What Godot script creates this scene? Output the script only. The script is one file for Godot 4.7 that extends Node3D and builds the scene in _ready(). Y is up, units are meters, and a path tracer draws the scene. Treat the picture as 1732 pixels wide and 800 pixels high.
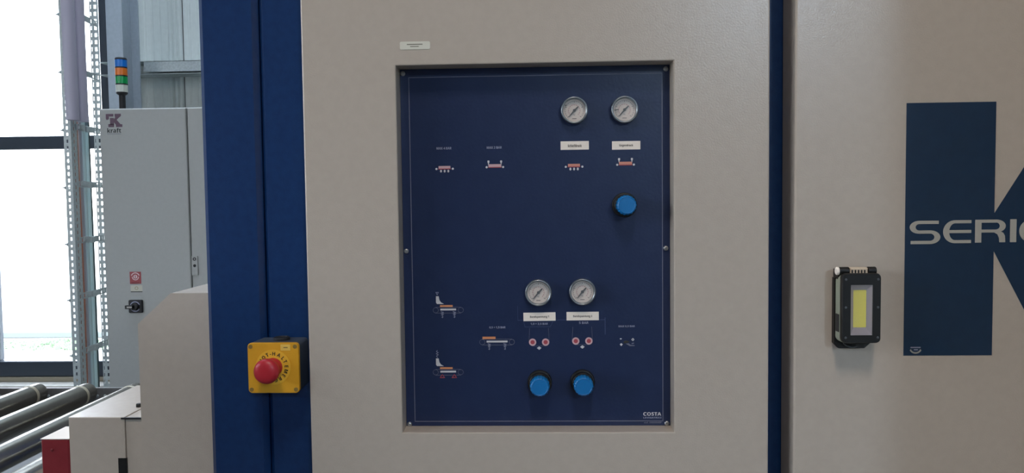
extends Node3D
# Side of a wide-belt sander: recessed pneumatic panel, roller infeed on the left, hall windows behind.
# Metres, y up. The machine's front covers lie in the plane z = 0; the photographer stands at z = 1.42.

var names := {}
var M := {}
var font: SystemFont
var font_bold: SystemFont

func _ready():
	var cam := Camera3D.new()
	cam.name = "camera"
	cam.position = Vector3(0, 1.5, 1.42)
	cam.rotation_degrees = Vector3(-2.807, 2.01, -0.701)
	cam.fov = 2.0 * rad_to_deg(atan(400.0 / 1300.0))
	cam.near = 0.05
	cam.far = 200.0
	add_child(cam)
	cam.current = true

	var sky_mat := ProceduralSkyMaterial.new()
	sky_mat.sky_top_color = Color(0.86, 0.92, 1.0)
	sky_mat.sky_horizon_color = Color(1.0, 1.0, 1.0)
	sky_mat.ground_bottom_color = Color(0.35, 0.35, 0.33)
	sky_mat.ground_horizon_color = Color(0.6, 0.6, 0.58)
	sky_mat.energy_multiplier = 10.0
	var sky := Sky.new()
	sky.sky_material = sky_mat
	var env := Environment.new()
	env.background_mode = Environment.BG_SKY
	env.sky = sky
	env.tonemap_mode = Environment.TONE_MAPPER_LINEAR
	env.tonemap_exposure = 0.95
	env.sdfgi_enabled = true
	env.ssao_enabled = true
	env.ssil_enabled = true
	var we := WorldEnvironment.new()
	we.name = "world_environment"
	we.environment = env
	add_child(we)

	make_materials()
	setting()
	# the hall's lamps: x, y, z, length along z, width, energy
	ceiling_lamp(Vector3(0.1, 5.3, 3.0), Vector2(0.5, 1.2), 10.0, Color(1.0, 0.94, 0.89), "long ceiling lamp over the aisle in front of the machine")
	ceiling_lamp(Vector3(3.9, 5.3, 11.3), Vector2(0.5, 1.2), 62.0, Color(0.80, 0.90, 1.0), "long ceiling lamp far down the hall on the right")
	machine()
	tool_cupboard()
	operator_console()
	control_panel()
	emergency_stop()
	work_light()
	infeed()
	background()
	outside()

# ---------------------------------------------------------------- naming

func numbered(parent: Node, called: String) -> String:
	var key := str(parent.get_instance_id()) + called
	var n: int = names.get(key, 0)
	names[key] = n + 1
	return called if n == 0 else "%s_%03d" % [called, n]

func thing(called: String, label: String, category: String, at := Vector3.ZERO, group := "") -> Node3D:
	var o := Node3D.new()
	o.name = numbered(self, called)
	add_child(o, true)
	o.position = at
	tag(o, label, category, group)
	return o

func tag(o: Node, label: String, category: String, group := ""):
	o.set_meta("label", label)
	o.set_meta("category", category)
	if group != "":
		o.set_meta("group", group)

func struct(o: Node):
	o.set_meta("kind", "structure")
	return o

func part(called: String, mb, mat: Material, parent: Node, label := "") -> MeshInstance3D:
	var o := MeshInstance3D.new()
	o.name = numbered(parent, called)
	o.mesh = mb.finish(mat) if mb is MB else mb
	if not (mb is MB):
		o.material_override = mat
	parent.add_child(o, true)
	o.cast_shadow = GeometryInstance3D.SHADOW_CASTING_SETTING_ON
	if label != "":
		o.set_meta("label", label)
	return o

# ---------------------------------------------------------------- mesh building

class MB:
	var st := SurfaceTool.new()
	var xf := Transform3D.IDENTITY
	var g := 0
	func _init():
		st.begin(Mesh.PRIMITIVE_TRIANGLES)
	func fresh():
		g += 1
	func tri(a: Vector3, b: Vector3, c: Vector3, flat := true):
		st.set_smooth_group(-1 if flat else g)
		st.add_vertex(xf * a)
		st.add_vertex(xf * c)
		st.add_vertex(xf * b)
	func quad(a, b, c, d, flat := true):
		tri(a, b, c, flat)
		tri(a, c, d, flat)
	# loops run anticlockwise seen from +z; the surface is outside of them as z grows
	func loft(loops: Array, cap0 := true, cap1 := true, smooth := "bands", closed := true):
		g += 1
		for i in loops.size() - 1:
			if smooth == "bands":
				g += 1
			var a: Array = loops[i]
			var b: Array = loops[i + 1]
			var n := a.size()
			for j in (n if closed else n - 1):
				var k := (j + 1) % n
				quad(a[j], a[k], b[k], b[j], smooth == "flat")
		if cap1:
			fan(loops[-1], false)
		if cap0:
			fan(loops[0], true)
	func fan(l: Array, back: bool):
		var m := Vector3.ZERO
		for p in l:
			m += p
		m /= l.size()
		for j in l.size():
			var k := (j + 1) % l.size()
			if back:
				tri(m, l[k], l[j])
			else:
				tri(m, l[j], l[k])
	func box(c: Vector3, s: Vector3, bev := 0.0):
		var h := s / 2
		if bev <= 0.0:
			loft([MB.rect(c.x - h.x, c.y - h.y, c.x + h.x, c.y + h.y, c.z - h.z), MB.rect(c.x - h.x, c.y - h.y, c.x + h.x, c.y + h.y, c.z + h.z)], true, true, "flat")
		else:
			var o := MB.rrect(c.x, c.y, s.x, s.y, bev, c.z - h.z + bev, 2)
			var i := MB.rrect(c.x, c.y, s.x - 2 * bev, s.y - 2 * bev, 0.0001, c.z - h.z, 2)
			var o2 := MB.rrect(c.x, c.y, s.x, s.y, bev, c.z + h.z - bev, 2)
			var i2 := MB.rrect(c.x, c.y, s.x - 2 * bev, s.y - 2 * bev, 0.0001, c.z + h.z, 2)
			loft([i, o, o2, i2], true, true, "flat")
	func span(a: Vector3, b: Vector3, bev := 0.0):
		box((a + b) / 2, (b - a).abs(), bev)
	static func rect(x0, y0, x1, y1, z) -> Array:
		return [Vector3(x0, y0, z), Vector3(x1, y0, z), Vector3(x1, y1, z), Vector3(x0, y1, z)]
	static func rrect(cx, cy, w, h, r, z, seg := 4) -> Array:
		var o := []
		for q in 4:
			var sx: float = [1, -1, -1, 1][q]
			var sy: float = [1, 1, -1, -1][q]
			for k in seg + 1:
				var a := (q + float(k) / seg) * PI / 2
				o.append(Vector3(cx + sx * (w / 2 - r) + cos(a) * r, cy + sy * (h / 2 - r) + sin(a) * r, z))
		return o
	static func circle(cx, cy, r, z, n := 32) -> Array:
		var o := []
		for k in n:
			var a := TAU * k / n
			o.append(Vector3(cx + cos(a) * r, cy + sin(a) * r, z))
		return o
	# profile of (radius, z)
	func lathe(cx, cy, prof: Array, n := 32, smooth := "bands", cap0 := true, cap1 := true):
		var l := []
		for p in prof:
			l.append(MB.circle(cx, cy, p[0], p[1], n))
		loft(l, cap0, cap1, smooth)
	func prism(pts: Array, z0: float, z1: float):
		var pv := PackedVector2Array()
		for p in pts:
			pv.append(Vector2(p[0], p[1]))
		if Geometry2D.is_polygon_clockwise(pv):
			pv.reverse()
		var idx := Geometry2D.triangulate_polygon(pv)
		for t in range(0, idx.size(), 3):
			var a := pv[idx[t]]
			var b := pv[idx[t + 1]]
			var c := pv[idx[t + 2]]
			if (b - a).cross(c - a) < 0:
				var s := b
				b = c
				c = s
			tri(Vector3(a.x, a.y, z1), Vector3(b.x, b.y, z1), Vector3(c.x, c.y, z1))
			tri(Vector3(a.x, a.y, z0), Vector3(c.x, c.y, z0), Vector3(b.x, b.y, z0))
		for i in pv.size():
			var p := pv[i]
			var q := pv[(i + 1) % pv.size()]
			quad(Vector3(p.x, p.y, z0), Vector3(q.x, q.y, z0), Vector3(q.x, q.y, z1), Vector3(p.x, p.y, z1))
	func line(pts: Array, w: float, z0: float, z1: float):
		for i in pts.size() - 1:
			var a := Vector2(pts[i][0], pts[i][1])
			var b := Vector2(pts[i + 1][0], pts[i + 1][1])
			var d := (b - a).normalized() * w / 2
			var n := Vector2(-d.y, d.x)
			a -= d * 0.9
			b += d * 0.9
			prism([a + n, a - n, b - n, b + n], z0, z1)
	func arc(cx, cy, rx0, ry0, rx1, ry1, a0, a1, z0, z1, seg := 24):
		var o := []
		for k in seg + 1:
			var a := deg_to_rad(lerpf(a0, a1, float(k) / seg))
			o.append(Vector2(cx + cos(a) * rx1, cy + sin(a) * ry1))
		for k in seg + 1:
			var a := deg_to_rad(lerpf(a1, a0, float(k) / seg))
			o.append(Vector2(cx + cos(a) * rx0, cy + sin(a) * ry0))
		for k in seg:
			prism([o[k], o[k + 1], o[2 * seg - k], o[2 * seg + 1 - k]], z0, z1)
	func ring(cx, cy, r0, r1, z0, z1, n := 28):
		g += 1
		loft([MB.circle(cx, cy, r1, z0, n), MB.circle(cx, cy, r1, z1, n), MB.circle(cx, cy, r0, z1, n), MB.circle(cx, cy, r0, z0, n)], false, false)
	func disc(cx, cy, r, z0, z1, n := 24):
		lathe(cx, cy, [[r, z0], [r, z1]], n)
	func tube(path: Array, r: float, n := 10, caps := true):
		var l := []
		for i in path.size():
			var a: Vector3 = path[max(i - 1, 0)]
			var b: Vector3 = path[min(i + 1, path.size() - 1)]
			var t := (b - a).normalized()
			var u := t.cross(Vector3(0.31, 0.17, 0.93) if absf(t.z) < 0.9 else Vector3(0, 1, 0)).normalized()
			var v := t.cross(u)
			var lo := []
			for k in n:
				var an := TAU * k / n
				lo.append(path[i] + (u * cos(an) + v * sin(an)) * r)
			l.append(lo)
		loft(l, caps, caps, "all")
	func add(mesh: Mesh, t: Transform3D):
		st.append_from(mesh, 0, t)
	func finish(mat: Material) -> ArrayMesh:
		st.generate_normals()
		st.index()
		if mat:
			st.set_material(mat)
		return st.commit()

# words as one thin solid, fitted into w x h metres about (x, y), front at z
func words(called: String, s: String, x, y, z, w, h, mat: Material, parent: Node, bold := false) -> MeshInstance3D:
	var tm := TextMesh.new()
	tm.font = font_bold if bold else font
	tm.text = s
	tm.font_size = 48
	tm.pixel_size = 0.01
	tm.depth = 0.02
	tm.curve_step = 2.0
	var bb := tm.get_aabb()
	var o := MeshInstance3D.new()
	o.name = numbered(parent, called)
	o.mesh = tm
	o.material_override = mat
	parent.add_child(o, true)
	var sc := Vector3(w / bb.size.x, h / bb.size.y, 0.0004 / 0.02)
	o.scale = sc
	var c := bb.get_center()
	o.position = Vector3(x - c.x * sc.x, y - c.y * sc.y, z)
	return o

# ---------------------------------------------------------------- materials

func plain(c: Color, rough := 0.5, metal := 0.0) -> StandardMaterial3D:
	var m := StandardMaterial3D.new()
	m.albedo_color = c
	m.roughness = rough
	m.metallic = metal
	return m

func noise_tex(freq: float, lo: Color, hi: Color, sd := 1, octaves := 4, normal := false, bump := 4.0) -> NoiseTexture2D:
	var n := FastNoiseLite.new()
	n.seed = sd
	n.frequency = freq
	n.noise_type = FastNoiseLite.TYPE_SIMPLEX_SMOOTH
	n.fractal_octaves = octaves
	var t := NoiseTexture2D.new()
	t.width = 512
	t.height = 512
	t.seamless = true
	t.noise = n
	if normal:
		t.as_normal_map = true
		t.bump_strength = bump
	else:
		var gr := Gradient.new()
		gr.set_color(0, lo)
		gr.set_color(1, hi)
		t.color_ramp = gr
	return t

func paint(c: Color, rough: float, grain := 0.03, peel := 0.25, scale := 3.0, spec := 0.5) -> StandardMaterial3D:
	var m := plain(Color.WHITE, rough)
	var lo := c.darkened(grain)
	var hi := c.lightened(grain)
	m.albedo_texture = noise_tex(0.02, lo, hi, int(c.r * 100) + 7)
	m.metallic_specular = spec
	m.normal_enabled = true
	m.normal_texture = peel_tex
	m.normal_scale = peel * 0.4
	m.uv1_triplanar = true
	m.uv1_scale = Vector3.ONE * scale
	return m

var peel_tex: NoiseTexture2D

func make_materials():
	font = SystemFont.new()
	font.font_names = PackedStringArray(["Droid Sans"])
	font_bold = SystemFont.new()
	font_bold.font_names = PackedStringArray(["Droid Sans"])
	font_bold.font_weight = 700
	peel_tex = noise_tex(0.12, Color.BLACK, Color.WHITE, 11, 2, true, 3.0)
	M.beige = paint(Color8(195, 184, 171), 0.27, 0.02, 0.25, 4.0)
	M.blue = paint(Color8(8, 46, 96), 0.34, 0.04, 0.3, 4.0)
	M.navy = paint(Color8(28, 42, 78), 0.34, 0.02, 0.08, 2.0)
	M.white_print = plain(Color8(214, 212, 214), 0.6)
	M.grey_print = plain(Color8(154, 158, 180), 0.6)
	M.line_print = plain(Color8(110, 112, 130), 0.6)
	M.salmon = plain(Color8(214, 146, 128), 0.6)
	M.orange_print = plain(Color8(216, 142, 96), 0.6)
	M.red_print = plain(Color8(176, 74, 84), 0.6)
	M.pink_print = plain(Color8(214, 176, 180), 0.6)
	M.tape = plain(Color8(64, 74, 108), 0.3)
	M.paper = plain(Color8(250, 240, 228), 0.7)
	M.ink = plain(Color8(40, 32, 30), 0.6)
	M.steel = plain(Color8(176, 178, 180), 0.3, 0.9)
	M.bezel = plain(Color8(150, 156, 160), 0.32, 0.85)
	M.galv = paint(Color8(186, 196, 196), 0.42, 0.1, 0.15, 5.0)
	M.galv.metallic = 0.15
	M.dial = plain(Color8(246, 230, 218), 0.6)
	M.black = plain(Color8(12, 12, 13), 0.5)
	M.black_soft = plain(Color8(30, 31, 34), 0.6)
	M.knob = plain(Color8(8, 114, 182), 0.42)
	M.yellow = paint(Color8(232, 168, 34), 0.45, 0.03, 0.1)
	M.yellow_disc = plain(Color8(240, 186, 52), 0.5)
	M.yellow_label = plain(Color8(240, 200, 96), 0.5)
	M.red = plain(Color8(186, 38, 50), 0.38)
	M.grey_box = plain(Color8(70, 80, 94), 0.5)
	M.glass = plain(Color(0.95, 0.98, 1.0, 0.06), 0.03)
	M.glass.transparency = BaseMaterial3D.TRANSPARENCY_ALPHA
	M.letter = plain(Color8(180, 178, 170), 0.5)
	M.emblem = paint(Color8(6, 42, 74), 0.34, 0.02, 0.1, 3.0)
	M.pale = plain(Color8(150, 156, 138), 0.5)
	M.sand = plain(Color8(214, 196, 172), 0.5)
	M.lilac = plain(Color8(150, 138, 148), 0.35, 0.2)
	M.cob = plain(Color8(250, 236, 50), 0.5)
	M.cabinet = paint(Color8(170, 172, 168), 0.5, 0.015, 0.2, 3.0)
	M.seam = plain(Color8(40, 44, 46), 0.7)
	M.purple = plain(Color8(92, 66, 84), 0.5)
	M.roller = paint(Color8(164, 160, 150), 0.26, 0.05, 0.1, 6.0)
	M.roller.metallic = 0.92
	M.rail = paint(Color8(112, 112, 112), 0.42, 0.05, 0.15, 5.0)
	M.rail.metallic = 0.2
	M.ring = plain(Color8(180, 174, 152), 0.4)
	M.red_box = paint(Color8(132, 28, 38), 0.45, 0.03, 0.2)
	M.frame = plain(Color8(58, 66, 76), 0.4)
	M.concrete = paint(Color8(204, 200, 190), 0.85, 0.08, 0.6, 1.5)
	M.clad = paint(Color8(208, 216, 212), 0.45, 0.03, 0.1, 2.0)
	M.column = paint(Color8(172, 184, 194), 0.5, 0.04, 0.2, 3.0)
	M.wall = paint(Color8(150, 152, 150), 0.8, 0.03, 0.3, 1.0)
	M.floor = paint(Color8(84, 84, 82), 0.6, 0.06, 0.2, 0.7)
	M.ceiling = paint(Color8(190, 192, 192), 0.8, 0.03, 0.2, 1.0)

# ---------------------------------------------------------------- the hall

func setting():
	var b := MB.new()
	b.span(Vector3(-4.6, -0.2, -4.1), Vector3(7, 0, 12.2))
	struct(part("floor", b, M.floor, self))
	b = MB.new()
	b.span(Vector3(-4.6, 6, -4.1), Vector3(7.2, 6.2, -3.7))
	b.span(Vector3(-4.6, 6, -0.7), Vector3(7.2, 6.2, 12.2))
	b.span(Vector3(-4.6, 6, -3.7), Vector3(-4.0, 6.2, -0.7))
	b.span(Vector3(-0.8, 6, -3.7), Vector3(7.2, 6.2, -0.7))
	struct(part("ceiling", b, M.ceiling, self))
	# rooflight over the infeed
	var rl := Node3D.new()
	rl.name = "window_3"
	add_child(rl)
	struct(rl)
	for k in 3:
		b = MB.new()
		b.span(Vector3(-4.0 + 1.56 * k, 6.04, -3.7), Vector3(-3.92 + 1.56 * k, 6.16, -0.7), 0.005)
		part("bar", b, M.frame, rl)
	for k in 2:
		b = MB.new()
		b.span(Vector3(-3.92 + 1.56 * k, 6.09, -3.7), Vector3(-2.44 + 1.56 * k, 6.096, -0.7))
		part("pane", b, M.glass, rl)
	b = MB.new()
	b.span(Vector3(7, 0, -4.1), Vector3(7.2, 6, 12.2))
	struct(part("wall_right", b, M.wall, self))
	b = MB.new()
	# left wall with a window, y 0.5..3.4
	b.span(Vector3(-4.6, 0, -4.1), Vector3(-4.4, 0.5, 12.2))
	b.span(Vector3(-4.6, 3.4, -4.1), Vector3(-4.4, 6, 12.2))
	b.span(Vector3(-4.6, 0.5, -4.1), Vector3(-4.4, 3.4, 0))
	b.span(Vector3(-4.6, 0.5, 3), Vector3(-4.4, 3.4, 12.2))
	struct(part("wall_left", b, M.wall, self))
	side_window("window_2", 0.0, 2)
	b = MB.new()
	b.span(Vector3(-4.4, 0, 12), Vector3(7, 6, 12.2))
	struct(part("wall_front", b, M.wall, self))
	# window wall behind the infeed: opening x -4.4..-3.02, y 0.284..4.4
	var w := Node3D.new()
	w.name = "wall_back"
	add_child(w)
	struct(w)
	b = MB.new()
	b.span(Vector3(-4.4, 0, -4.1), Vector3(-2.96, 0.16, -3.9))
	b.span(Vector3(-4.4, 4.4, -4.1), Vector3(-2.96, 6, -3.9))
	b.span(Vector3(-2.96, 0, -4.1), Vector3(7, 6, -3.9))
	part("wall_core", b, M.wall, w)
	# ribbed cladding sheets right of the window
	for k in 4:
		var x0 := -2.955 + k * 0.52
		b = MB.new()
		var prof := []
		var u := 0.0
		while u < 0.4:
			prof.append(Vector2(x0 + u, -3.862))
			prof.append(Vector2(x0 + u + 0.034, -3.862))
			prof.append(Vector2(x0 + u + 0.04, -3.8645))
			prof.append(Vector2(x0 + u + 0.046, -3.8645))
			u += 0.052
		while u < 0.51:
			prof.append(Vector2(x0 + u, -3.862))
			prof.append(Vector2(x0 + u + 0.008, -3.85))
			prof.append(Vector2(x0 + u + 0.022, -3.85))
			prof.append(Vector2(x0 + u + 0.030, -3.862))
			u += 0.034
		for i in prof.size() - 1:
			var p: Vector2 = prof[i]
			var q: Vector2 = prof[i + 1]
			b.quad(Vector3(p.x, 0.02, p.y), Vector3(q.x, 0.02, q.y), Vector3(q.x, 5.9, q.y), Vector3(p.x, 5.9, p.y))
		part("cladding_sheet", b, M.clad, w)
	b = MB.new()
	b.span(Vector3(-4.4, 0.0, -3.9), Vector3(-2.75, 0.235, -3.72), 0.006)
	part("concrete_upstand", b, M.concrete, w)
	# sill strip
	b = MB.new()
	b.span(Vector3(-4.4, 0.236, -3.9), Vector3(-2.95, 0.252, -3.70), 0.004)
	var o: MeshInstance3D = part("trim_1", b, M.concrete, self)
	struct(o)
	# window
	var win := Node3D.new()
	win.name = "window_1"
	add_child(win)
	struct(win)
	var zf := -3.84
	var zb := -3.92
	b = MB.new()
	b.span(Vector3(-4.4, 0.284, zb), Vector3(-2.96, 0.393, zf), 0.006)
	part("bottom_rail", b, M.frame, win)
	b = MB.new()
	b.span(Vector3(-4.4, 0.253, zb), Vector3(-2.96, 0.2835, zf + 0.02), 0.003)
	part("sill_profile", b, plain(Color8(150, 140, 122), 0.5), win)
	b = MB.new()
	b.span(Vector3(-4.4, 4.3, zb), Vector3(-2.96, 4.4, zf), 0.006)
	part("top_rail", b, M.frame, win)
	b = MB.new()
	b.span(Vector3(-3.02, 0.394, zb), Vector3(-2.962, 4.299, zf), 0.006)
	part("jamb", b, M.frame, win)
	for x in [-4.355, -3.885]:
		b = MB.new()
		b.span(Vector3(x - 0.045, 0.394, zb), Vector3(x + 0.045, 4.299, zf), 0.006)
		part("mullion", b, M.frame, win)
	var xs := [-4.31, -3.93, -3.84, -3.02]
	for k in 2:
		b = MB.new()
		b.span(Vector3(xs[2 * k], 1.886, zb + 0.005), Vector3(xs[2 * k + 1], 1.977, zf - 0.002), 0.006)
		part("transom", b, M.frame, win)
		for r in [[0.394, 1.886], [1.977, 4.299]]:
			b = MB.new()
			b.span(Vector3(xs[2 * k], r[0], -3.885), Vector3(xs[2 * k + 1], r[1], -3.879))
			part("pane", b, M.glass, win)

func side_window(called: String, z0: float, bays: int):
	var lw := Node3D.new()
	lw.name = called
	add_child(lw)
	struct(lw)
	var w := (3.0 if bays == 2 else 2.0) / bays
	for k in bays + 1:
		var b := MB.new()
		var zc := clampf(z0 + w * k, z0 + 0.04, z0 + w * bays - 0.04)
		b.span(Vector3(-4.54, 0.5, zc - 0.04), Vector3(-4.46, 3.4, zc + 0.04), 0.006)
		part("mullion", b, M.frame, lw)
	for k in bays:
		var za := z0 + w * k + (0.08 if k == 0 else 0.04)
		var zb := z0 + w * (k + 1) - (0.08 if k == bays - 1 else 0.04)
		for y in [0.5, 3.3]:
			var b := MB.new()
			b.span(Vector3(-4.54, y, za), Vector3(-4.46, y + 0.1, zb), 0.006)
			part("rail", b, M.frame, lw)
		var b2 := MB.new()
		b2.span(Vector3(-4.503, 0.6, za), Vector3(-4.497, 3.3, zb))
		part("pane", b2, M.glass, lw)

func ceiling_lamp(at: Vector3, size: Vector2, energy: float, col: Color, label: String):
	var t := thing("ceiling_lamp", label, "lamp", at, "hall ceiling lamps")
	var b := MB.new()
	b.span(Vector3(-size.x / 2 - 0.02, 0.012, -size.y / 2 - 0.02), Vector3(size.x / 2 + 0.02, 0.09, size.y / 2 + 0.02), 0.006)
	part("housing", b, M.ceiling, t)
	b = MB.new()
	b.span(Vector3(-size.x / 2, 0.0, -size.y / 2), Vector3(size.x / 2, 0.011, size.y / 2))
	var m := plain(Color.WHITE, 0.5)
	m.emission_enabled = true
	m.emission = col
	m.emission_energy_multiplier = 2.0
	part("diffuser", b, m, t)
	for sx in [-1, 1]:
		b = MB.new()
		b.tube([Vector3(0, 0.09, sx * size.y * 0.4), Vector3(0, 6.0 - at.y, sx * size.y * 0.4)], 0.006, 6)
		part("hanger", b, M.steel, t)
	var l := AreaLight3D.new()
	l.name = "lamp_light"
	l.area_size = size
	l.light_color = col
	l.light_energy = energy
	l.area_range = 30.0
	l.shadow_enabled = true
	l.rotation_degrees = Vector3(-90, 0, 0)
	l.position = Vector3(0, -0.006, 0)
	t.add_child(l)

# ---------------------------------------------------------------- the sander

func machine():
	# blue frame behind the covers
	var f := thing("sanding_machine", "dark blue painted steel frame of the sanding machine behind the beige covers", "machine", Vector3(0, 0, 0))
	var b := MB.new()
	b.span(Vector3(-0.661, 0.0, -0.14), Vector3(-0.5440, 2.35, -0.074), 0.010)
	part("post", b, M.blue, f)
	b = MB.new()
	b.span(Vector3(-0.5415, 0.0, -0.14), Vector3(-0.3, 2.35, -0.077), 0.008)
	part("post", b, M.blue, f)
	b = MB.new()
	b.span(Vector3(0.40, 0.0, -0.14), Vector3(0.56, 2.35, -0.078), 0.004)
	part("post", b, M.blue, f)
	b = MB.new()
	b.span(Vector3(-0.655, 0.0, -1.25), Vector3(2.5, 2.34, -0.145), 0.006)
	part("housing", b, M.blue, f)
	# left cover with the recess
	var c := thing("machine_cover", "large beige cover with the recessed navy control panel", "panel", Vector3(0, 0, 0))
	b = MB.new()
	var o0 := Vector4(-0.435, 0.12, 0.421, 2.3)
	var i0 := Vector4(-0.2605, 1.0625, 0.248, 1.7476)
	var L := []
	for s in [[o0, 0.0, -0.0665], [o0, 0.0, -0.003], [o0, 0.0008, -0.0008], [o0, 0.003, 0.0], [i0, -0.002, 0.0], [i0, -0.0006, -0.0006], [i0, 0.0, -0.002], [i0, 0.0, -0.0665], [o0, 0.0, -0.0665]]:
		var r: Vector4 = s[0]
		var d: float = s[1]
		L.append(MB.rect(r.x + d, r.y + d, r.z - d, r.w - d, s[2]))
	b.loft(L, false, false, "flat")
	part("sheet", b, M.beige, c)
	b = MB.new()
	b.span(Vector3(-0.425, 0.13, -0.069), Vector3(0.411, 2.29, -0.0668))
	part("backing", b, M.blue, c)
	# right cover
	var d2 := thing("machine_cover", "plain beige cover with the big blue emblem, right of the gap", "panel", Vector3(0, 0, 0))
	b = MB.new()
	b.loft([MB.rect(0.4668, 0.12, 1.6, 2.3, -0.072), MB.rect(0.4668, 0.12, 1.6, 2.3, -0.003), MB.rect(0.4676, 0.1208, 1.5992, 2.2992, -0.0008), MB.rect(0.47, 0.123, 1.597, 2.297, 0.0)], true, true, "flat")
	part("sheet", b, M.beige, d2)
	emblem(d2)
	# small white sticker over the recess
	var s := thing("sticker", "small white rounded sticker above the top left corner of the navy panel", "sticker", Vector3(-0.2237, 1.7833, 0))
	b = MB.new()
	b.loft([MB.rrect(0, 0, 0.056, 0.0145, 0.003, 0.0002), MB.rrect(0, 0, 0.056, 0.0145, 0.003, 0.0008)])
	part("paper", b, plain(Color8(222, 220, 206), 0.6), s)
	b = MB.new()
	b.span(Vector3(-0.015, 0.0012, 0.0008), Vector3(0.014, 0.0028, 0.001))
	b.span(Vector3(-0.009, -0.0026, 0.0008), Vector3(0.007, -0.0012, 0.001))
	part("print", b, plain(Color8(120, 118, 100), 0.6), s)

func emblem(parent: Node3D):
	var b := MB.new()
	b.prism([[0.665, 1.2043], [0.8235, 1.2043], [0.8235, 1.394], [0.8242, 1.3935], [0.923, 1.2043], [1.075, 1.2043], [0.96, 1.429], [1.095, 1.6637], [0.947, 1.6637], [0.8242, 1.4645], [0.8235, 1.464], [0.8235, 1.6637], [0.665, 1.6637]], 0.0001, 0.0006)
	part("emblem", b, M.emblem, parent, "big dark blue letter K")
	var em: Node3D = parent.get_node("emblem")
	# SERIES in wide rounded letters; units are drawn letter units of 0.1316 mm from the S's left edge
	var u := 0.0001302
	var x0 := 0.6732
	var y0 := 1.4513
	var tf := Transform3D(Basis.from_scale(Vector3(u, -u, 1)), Vector3(x0 - 160 * u, y0 + 186 * u, 0.0))
	var z0 := 0.0006
	var z1 := 0.0011
	for e in [0, 1]:
		var sx := [0.0, 1930.0][e] as float
		b = MB.new()
		b.xf = tf
		b.arc(290 + sx, 278, 50, 45, 130, 90, 90, 270, z0, z1)
		b.prism([[290 + sx, 188], [556 + sx, 188], [556 + sx, 233], [290 + sx, 233]], z0, z1)
		b.prism([[290 + sx, 323], [440 + sx, 323], [440 + sx, 368], [290 + sx, 368]], z0, z1)
		b.arc(440 + sx, 418, 60, 50, 140, 95, -90, 90, z0, z1)
		b.prism([[174 + sx, 468], [440 + sx, 468], [440 + sx, 513], [174 + sx, 513]], z0, z1)
		part("letter", b, M.letter, em)
	for sx in [0.0, 1037.0]:
		b = MB.new()
		b.xf = tf
		b.arc(780 + sx, 345, 80, 117, 162, 160, 90, 270, z0, z1)
		b.prism([[780 + sx, 185], [1002 + sx, 185], [1002 + sx, 228], [780 + sx, 228]], z0, z1)
		b.prism([[700 + sx, 322], [1002 + sx, 322], [1002 + sx, 364], [700 + sx, 364]], z0, z1)
		b.prism([[780 + sx, 462], [1000 + sx, 462], [1000 + sx, 505], [780 + sx, 505]], z0, z1)
		part("letter", b, M.letter, em)
	b = MB.new()
	b.xf = tf
	b.prism([[1055, 182], [1140, 182], [1140, 500], [1055, 500]], z0, z1)
	b.prism([[1140, 182], [1340, 182], [1340, 224], [1140, 224]], z0, z1)
	b.prism([[1140, 320], [1340, 320], [1340, 361], [1140, 361]], z0, z1)
	b.arc(1340, 271, 50, 48, 130, 89.5, -90, 90, z0, z1)
	b.prism([[1310, 358], [1400, 345], [1440, 368], [1462, 410], [1467, 498], [1386, 498], [1382, 440], [1360, 388]], z0, z1)
	part("letter", b, M.letter, em)
	b = MB.new()
	b.xf = tf
	b.prism([[1530, 180], [1616, 180], [1616, 498], [1530, 498]], z0, z1)
	part("letter", b, M.letter, em)
	# little round badge at the foot of the emblem
	b = MB.new()
	b.arc(0.6865, 1.2190, 0.0092, 0.0085, 0.0115, 0.0112, 205, 335, z0, z1)
	b.arc(0.6865, 1.2190, 0.0090, 0.0083, 0.0100, 0.0096, 200, 340, z0, z1)
	part("badge", b, M.letter, em)
	b = MB.new()
	b.span(Vector3(0.6775, 1.2185, z0), Vector3(0.6955, 1.2203, z1))
	b.span(Vector3(0.6835, 1.2142, z0), Vector3(0.6905, 1.2162, z1))
	part("badge", b, M.grey_print, em)

# tall cupboard standing at right angles to the machine, right of the photographer: it shades the right cover
func tool_cupboard():
	var t := thing("tool_cupboard", "tall light grey tool cupboard standing outside the photo on the right, square to the machine", "cupboard", Vector3(1.0, 0, 0.05))
	var b := MB.new()
	b.span(Vector3(0.022, 0.06, 0.0), Vector3(0.5, 2.3, 1.2), 0.004)
	part("body", b, M.cabinet, t)
	for k in 2:
		b = MB.new()
		b.span(Vector3(0.0, 0.065, 0.004 + 0.598 * k), Vector3(0.021, 2.295, 0.598 + 0.598 * k), 0.004)
		var d: MeshInstance3D = part("door", b, M.cabinet, t)
		b = MB.new()
		b.span(Vector3(-0.03, 1.0, 0.55 + 0.09 * k), Vector3(-0.0005, 1.16, 0.565 + 0.09 * k), 0.004)
		part("handle", b, M.black_soft, d)
	b = MB.new()
	b.span(Vector3(0.04, 0.0, 0.02), Vector3(0.48, 0.0595, 1.18))
	part("plinth", b, M.black_soft, t)

# operator console at the infeed, left of the photographer: it shades the guard from the side window
func operator_console():
	var t := thing("operator_console", "light grey operator console standing outside the photo on the left, beside the infeed", "console", Vector3(-1.5, 0, 0.03))
	var b := MB.new()
	b.span(Vector3(0.0, 0.06, 0.0), Vector3(0.35, 1.36, 0.42), 0.006)
	part("body", b, M.cabinet, t)
	b = MB.new()
	b.span(Vector3(0.3505, 1.05, 0.06), Vector3(0.362, 1.30, 0.36), 0.004)
	part("screen_frame", b, M.black_soft, t)
	b = MB.new()
	b.span(Vector3(0.02, 0.0, 0.02), Vector3(0.33, 0.0595, 0.40))
	part("plinth", b, M.black_soft, t)

# ---------------------------------------------------------------- the recessed panel

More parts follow.
